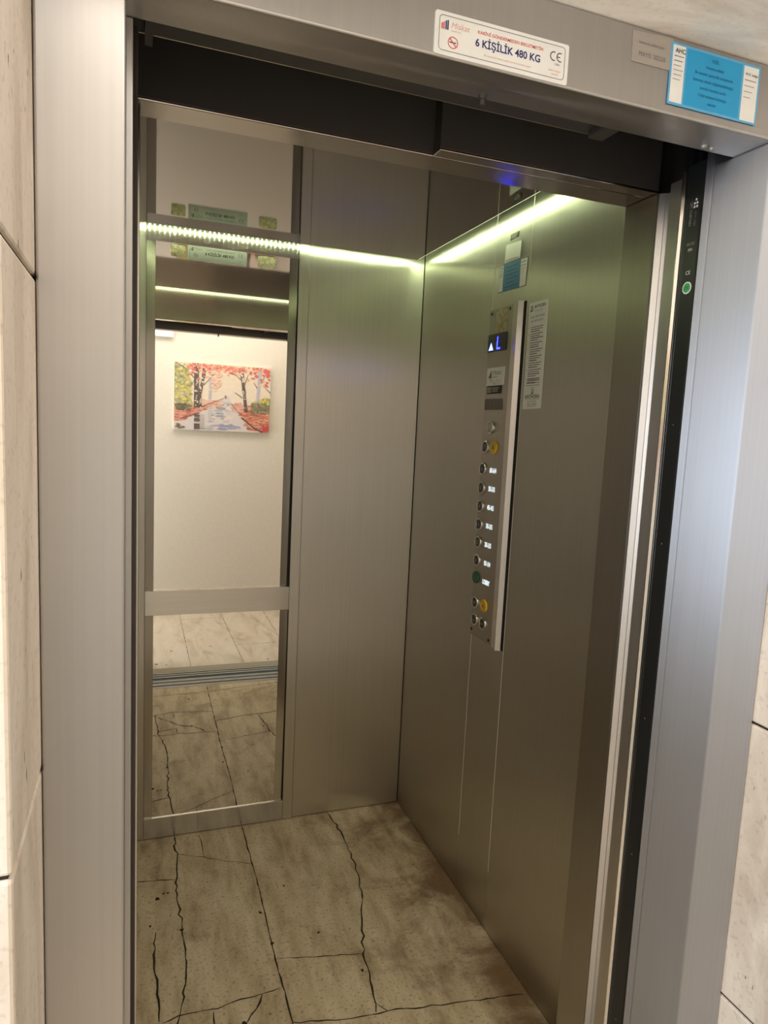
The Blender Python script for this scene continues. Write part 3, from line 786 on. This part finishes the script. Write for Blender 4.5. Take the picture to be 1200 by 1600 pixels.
def blot(u, v, ru, rv, col, n=7):
    ru *= 1.25; rv *= 1.25
    u = min(max(u, ru), 1-ru); v = min(max(v, rv), 1-rv)
    dab([(u+ru*rp.uniform(.5, 1)*math.cos(2*math.pi*k/n), v+rv*rp.uniform(.5, 1)*math.sin(2*math.pi*k/n)) for k in range(n)], col)
# misty sky, fading bands
for k in range(12):
    v0 = .40+.05*k; dab([(0, v0), (1, v0), (1, min(1, v0+.051)), (0, min(1, v0+.051))], (226-k, 214-k, 200-2*k))
dab([(0, 0), (1, 0), (1, .42), (0, .42)], (212, 202, 196))
# wet path, a long wedge
dab([(.0, .0), (.78, .0), (.56, .52), (.51, .52)], (206, 202, 206))
for k in range(70):
    v = rp.uniform(0, .44); c = .53; half = (.52-v)*.42
    u = c-.1*(.5-v)+rp.uniform(-half, half*.75)
    blot(u, v, rp.uniform(.02, .06), rp.uniform(.006, .014), rp.choice([(150, 158, 190), (190, 186, 196), (128, 150, 160), (226, 214, 204), (170, 168, 190), (204, 184, 180)]))
for k in range(16): blot(rp.uniform(.38, .7), rp.uniform(.02, .09), .06, .012, rp.choice([(116, 124, 170), (140, 150, 190)]))
for k in range(14): blot(rp.uniform(.42, .52), rp.uniform(.18, .40), .03, .012, (124, 152, 158))
# leafy banks
dab([(1, .0), (1, .36), (.72, .36), (.62, .42), (.62, .36), (.90, .0)], (196, 128, 100)); dab([(0, .12), (.0, .34), (.40, .42), (.5, .47), (.24, .25)], (204, 140, 118))
dab([(.0, .36), (.0, .98), (.10, .94), (.18, .72), (.17, .48), (.2, .36)], (176, 170, 92)); dab([(.0, .60), (.0, .84), (.07, .80), (.10, .62)], (168, 172, 150))
dab([(.80, .31), (1, .30), (1, .53), (.93, .53), (.86, .48), (.80, .40)], (122, 120, 84))
for k in range(26): blot(rp.uniform(.2, .98), rp.uniform(.90, .98), .06, .035, rp.choice([(232, 190, 166), (226, 170, 148), (234, 200, 180)]))
for k in range(210):
    v = rp.uniform(.02, .42); lim = .62+(.42-v)*.42
    u = rp.uniform(lim, 1.0)
    blot(u, v*.98, rp.uniform(.014, .04), rp.uniform(.008, .018), rp.choice([(200, 96, 70), (176, 70, 60), (214, 130, 96), (190, 110, 84), (222, 160, 130), (150, 70, 58), (206, 80, 64)]))
for k in range(90):
    v = rp.uniform(.14, .33); u = rp.uniform(0, .05+(v-.10)*1.25)
    blot(u, v, rp.uniform(.014, .035), rp.uniform(.008, .016), rp.choice([(196, 96, 84), (210, 130, 110), (170, 78, 70), (222, 160, 140)]))
for k in range(40): blot(rp.uniform(.28, .5), rp.uniform(.36, .46), .03, .012, rp.choice([(220, 170, 150), (212, 150, 136), (226, 190, 170)]))
for k in range(30): blot(rp.uniform(.6, .74), rp.uniform(.30, .44), .03, .014, rp.choice([(224, 176, 164), (214, 150, 140)]))
# dark verge lines
def stroke(u0, v0, u1, v1, w, col, w1=None):
    w1 = w if w1 is None else w1
    dx, dy = (u1-u0)*pw, (v1-v0)*ph; l = math.hypot(dx, dy); nx, ny = -dy/l, dx/l
    dab([(u0+nx*w/pw, v0+ny*w/ph), (u0-nx*w/pw, v0-ny*w/ph), (u1-nx*w1/pw, v1-ny*w1/ph), (u1+nx*w1/pw, v1+ny*w1/ph)], col)
stroke(.26, .34, .51, .50, .004, (100, 62, 58), .0015); stroke(.06, .16, .26, .26, .004, (90, 56, 50)); stroke(.59, .42, .68, .27, .003, (110, 70, 66)); stroke(.70, .22, .84, .06, .006, (76, 52, 48)); stroke(.84, .06, .93, .005, .006, (60, 46, 44))
# yellow-green bushes
for k in range(230):
    u = abs(rp.gauss(0, .085)); v = rp.uniform(.36, .97)
    if u < .22: blot(u, v, rp.uniform(.008, .022), rp.uniform(.012, .028), rp.choice([(190, 180, 60), (160, 160, 70), (128, 136, 96), (206, 196, 96), (140, 146, 120), (112, 120, 80), (200, 190, 150)]))
for k in range(30): blot(rp.uniform(0, .16), rp.uniform(.30, .38), .025, .02, rp.choice([(66, 62, 44), (88, 84, 56)]))
for k in range(120):
    u = rp.uniform(.80, .99); v = .30+rp.uniform(0, .24)*(.5+.5*min(1, (u-.78)*6))
    blot(u, v, rp.uniform(.01, .022), rp.uniform(.014, .024), (rp.choice([(186, 182, 60), (200, 196, 90), (150, 150, 60)]) if v > .44 else rp.choice([(96, 96, 66), (120, 120, 90), (84, 80, 60)])))
# hazy distant trunks
stroke(.365, .48, .365, .90, .010, (162, 172, 192), .007); stroke(.365, .36, .365, .16, .010, (186, 186, 198)); stroke(.865, .46, .885, .97, .010, (164, 170, 192), .012)
# birches
def birch(p, w0, w1, n=14):
    for (u0, v0), (u1, v1) in zip(p[:-1], p[1:]): stroke(u0, v0, u1, v1, w0, (58, 48, 46), w1)
    for k in range(n):
        i = rp.randrange(len(p)-1); q = rp.random()
        u = p[i][0]+(p[i+1][0]-p[i][0])*q; v = p[i][1]+(p[i+1][1]-p[i][1])*q
        blot(u+rp.uniform(-.01, .012), v, rp.uniform(.006, .013), rp.uniform(.006, .02), rp.choice([(190, 184, 180), (150, 144, 142), (214, 208, 200)]))
birch([(.225, .34), (.225, .65), (.222, .995)], .018, .017, 22)
birch([(.262, .34), (.262, .56), (.295, .80), (.302, .99)], .014, .009, 18)
birch([(.745, .31), (.722, .58), (.70, .80), (.690, .985)], .014, .010, 20)
for a in ((.20, .78, .10, .92), (.10, .92, .01, .995), (.30, .68, .36, .78), (.36, .78, .42, .88), (.70, .77, .63, .86), (.63, .86, .56, .88), (.72, .70, .76, .88), (.70, .52, .62, .60), (.90, .76, .94, .88), (.86, .68, .82, .76), (1.0, .62, .94, .70)):
    stroke(*a, .0032, (88, 66, 60), .0016)
# autumn canopy
for k in range(150):
    u = rp.uniform(.14, .99); v = 1-abs(rp.gauss(0, .075))
    if u > .86 and rp.random() < .4: v = rp.uniform(.72, .98)
    blot(u, v-.012, rp.uniform(.010, .026), rp.uniform(.010, .022), rp.choice([(212, 110, 96), (222, 150, 120), (196, 76, 74), (228, 176, 150), (206, 92, 88), (230, 140, 110)]))
for k in range(40): blot(rp.uniform(.36, .48), rp.uniform(.60, .86), .018, .016, rp.choice([(230, 186, 164), (226, 170, 150)]))
for k in range(16): blot(rp.uniform(.94, .99), rp.uniform(.70, .98), .014, .016, (206, 56, 72))
for k in range(14): blot(rp.uniform(.92, .99), rp.uniform(.02, .10), .016, .018, (196, 44, 52))
# reflections of the birches and a tiny figure far down the path
for v0, v1 in ((.21, .235), (.13, .18), (.015, .10)): dab([(.205, v0), (.262, v0), (.262, v1), (.205, v1)], (62, 54, 54))
blot(.235, .20, .03, .012, (84, 74, 72)); stroke(.285, .24, .285, .05, .012, (176, 170, 170))
blot(.525, .515, .012, .022, (112, 100, 100)); blot(.525, .535, .007, .012, (150, 100, 90))
for k in range(12): blot(rp.uniform(.0, .10), rp.uniform(.02, .10), .02, .014, (84, 80, 62))
pm.build('painted_scene', pt)
m = MB(); m.box(.02, .281, YB, YB+.035, 2.137, 2.33, M['white'], .004)
m.box(.03, .271, YB+.035, YB+.037, 2.147, 2.32, M['paper'])
tag(m.build('wall_box'), 'white rectangular box high on the lobby wall, seen in the mirror', 'wall box')

# ------------------------------------------------------------------ lights
t = thing('ceiling_lamp', 'round warm lamp on the lobby ceiling', 'lamp', (-.35, -.90, 2.62))
PT = Plane((-.35, -.90, 2.62), (1, 0, 0), (0, -1, 0), (0, 0, -1))
m = MB(); disc(m, PT, 0, 0, .17, 0, .03, M['white'], 40, .01); m.build('base', t)
m = MB(); disc(m, PT, 0, 0, .15, .03, .055, M['lamp'], 40, .03); m.build('shade', t)
def area(name, loc, rot, sx, sy, power, col):
    l = bpy.data.lights.new(name, 'AREA'); l.shape = 'RECTANGLE'; l.size = sx; l.size_y = sy; l.energy = power; l.color = col
    o = bpy.data.objects.new(name, l); COL.objects.link(o); o.location = loc; o.rotation_euler = rot
    return o
area('daylight', (-1.72, -.62, 1.45), (0, math.radians(-90), 0), 1.3, .9, 60, (.80, .89, 1.0))
area('lobby_light', (.55, -.62, 2.60), (0, 0, 0), 1.4, .5, 19.5, (1.0, .93, .85))
w = bpy.data.worlds.new('world'); scene.world = w; w.use_nodes = True
w.node_tree.nodes['Background'].inputs[0].default_value = (.55, .65, .8, 1); w.node_tree.nodes['Background'].inputs[1].default_value = .6

# ------------------------------------------------------------------ camera
cam = bpy.data.cameras.new('camera'); co = bpy.data.objects.new('camera', cam); COL.objects.link(co)
yaw, pitch, roll = .3501, -.1196, .0472
cy, sy, cp, sp = math.cos(yaw), math.sin(yaw), math.cos(pitch), math.sin(pitch)
fw = Vector((sy*cp, cy*cp, sp)); r = Vector((cy, -sy, 0)); u = r.cross(fw)
r2 = r*math.cos(roll)+u*math.sin(roll); u2 = -r*math.sin(roll)+u*math.cos(roll)
co.matrix_world = Matrix(((r2.x, u2.x, -fw.x, .0099), (r2.y, u2.y, -fw.y, -.755), (r2.z, u2.z, -fw.z, 1.5871), (0, 0, 0, 1)))
cam.sensor_fit = 'VERTICAL'; cam.sensor_height = 24; cam.lens = 1073.9/1600*24; cam.clip_start = .01
scene.camera = co
scene.view_settings.view_transform = 'Standard'
scene.view_settings.exposure = 0.0
scene.cycles.max_bounces = 14; scene.cycles.glossy_bounces = 12; scene.cycles.diffuse_bounces = 5
scene.cycles.sample_clamp_indirect = 6
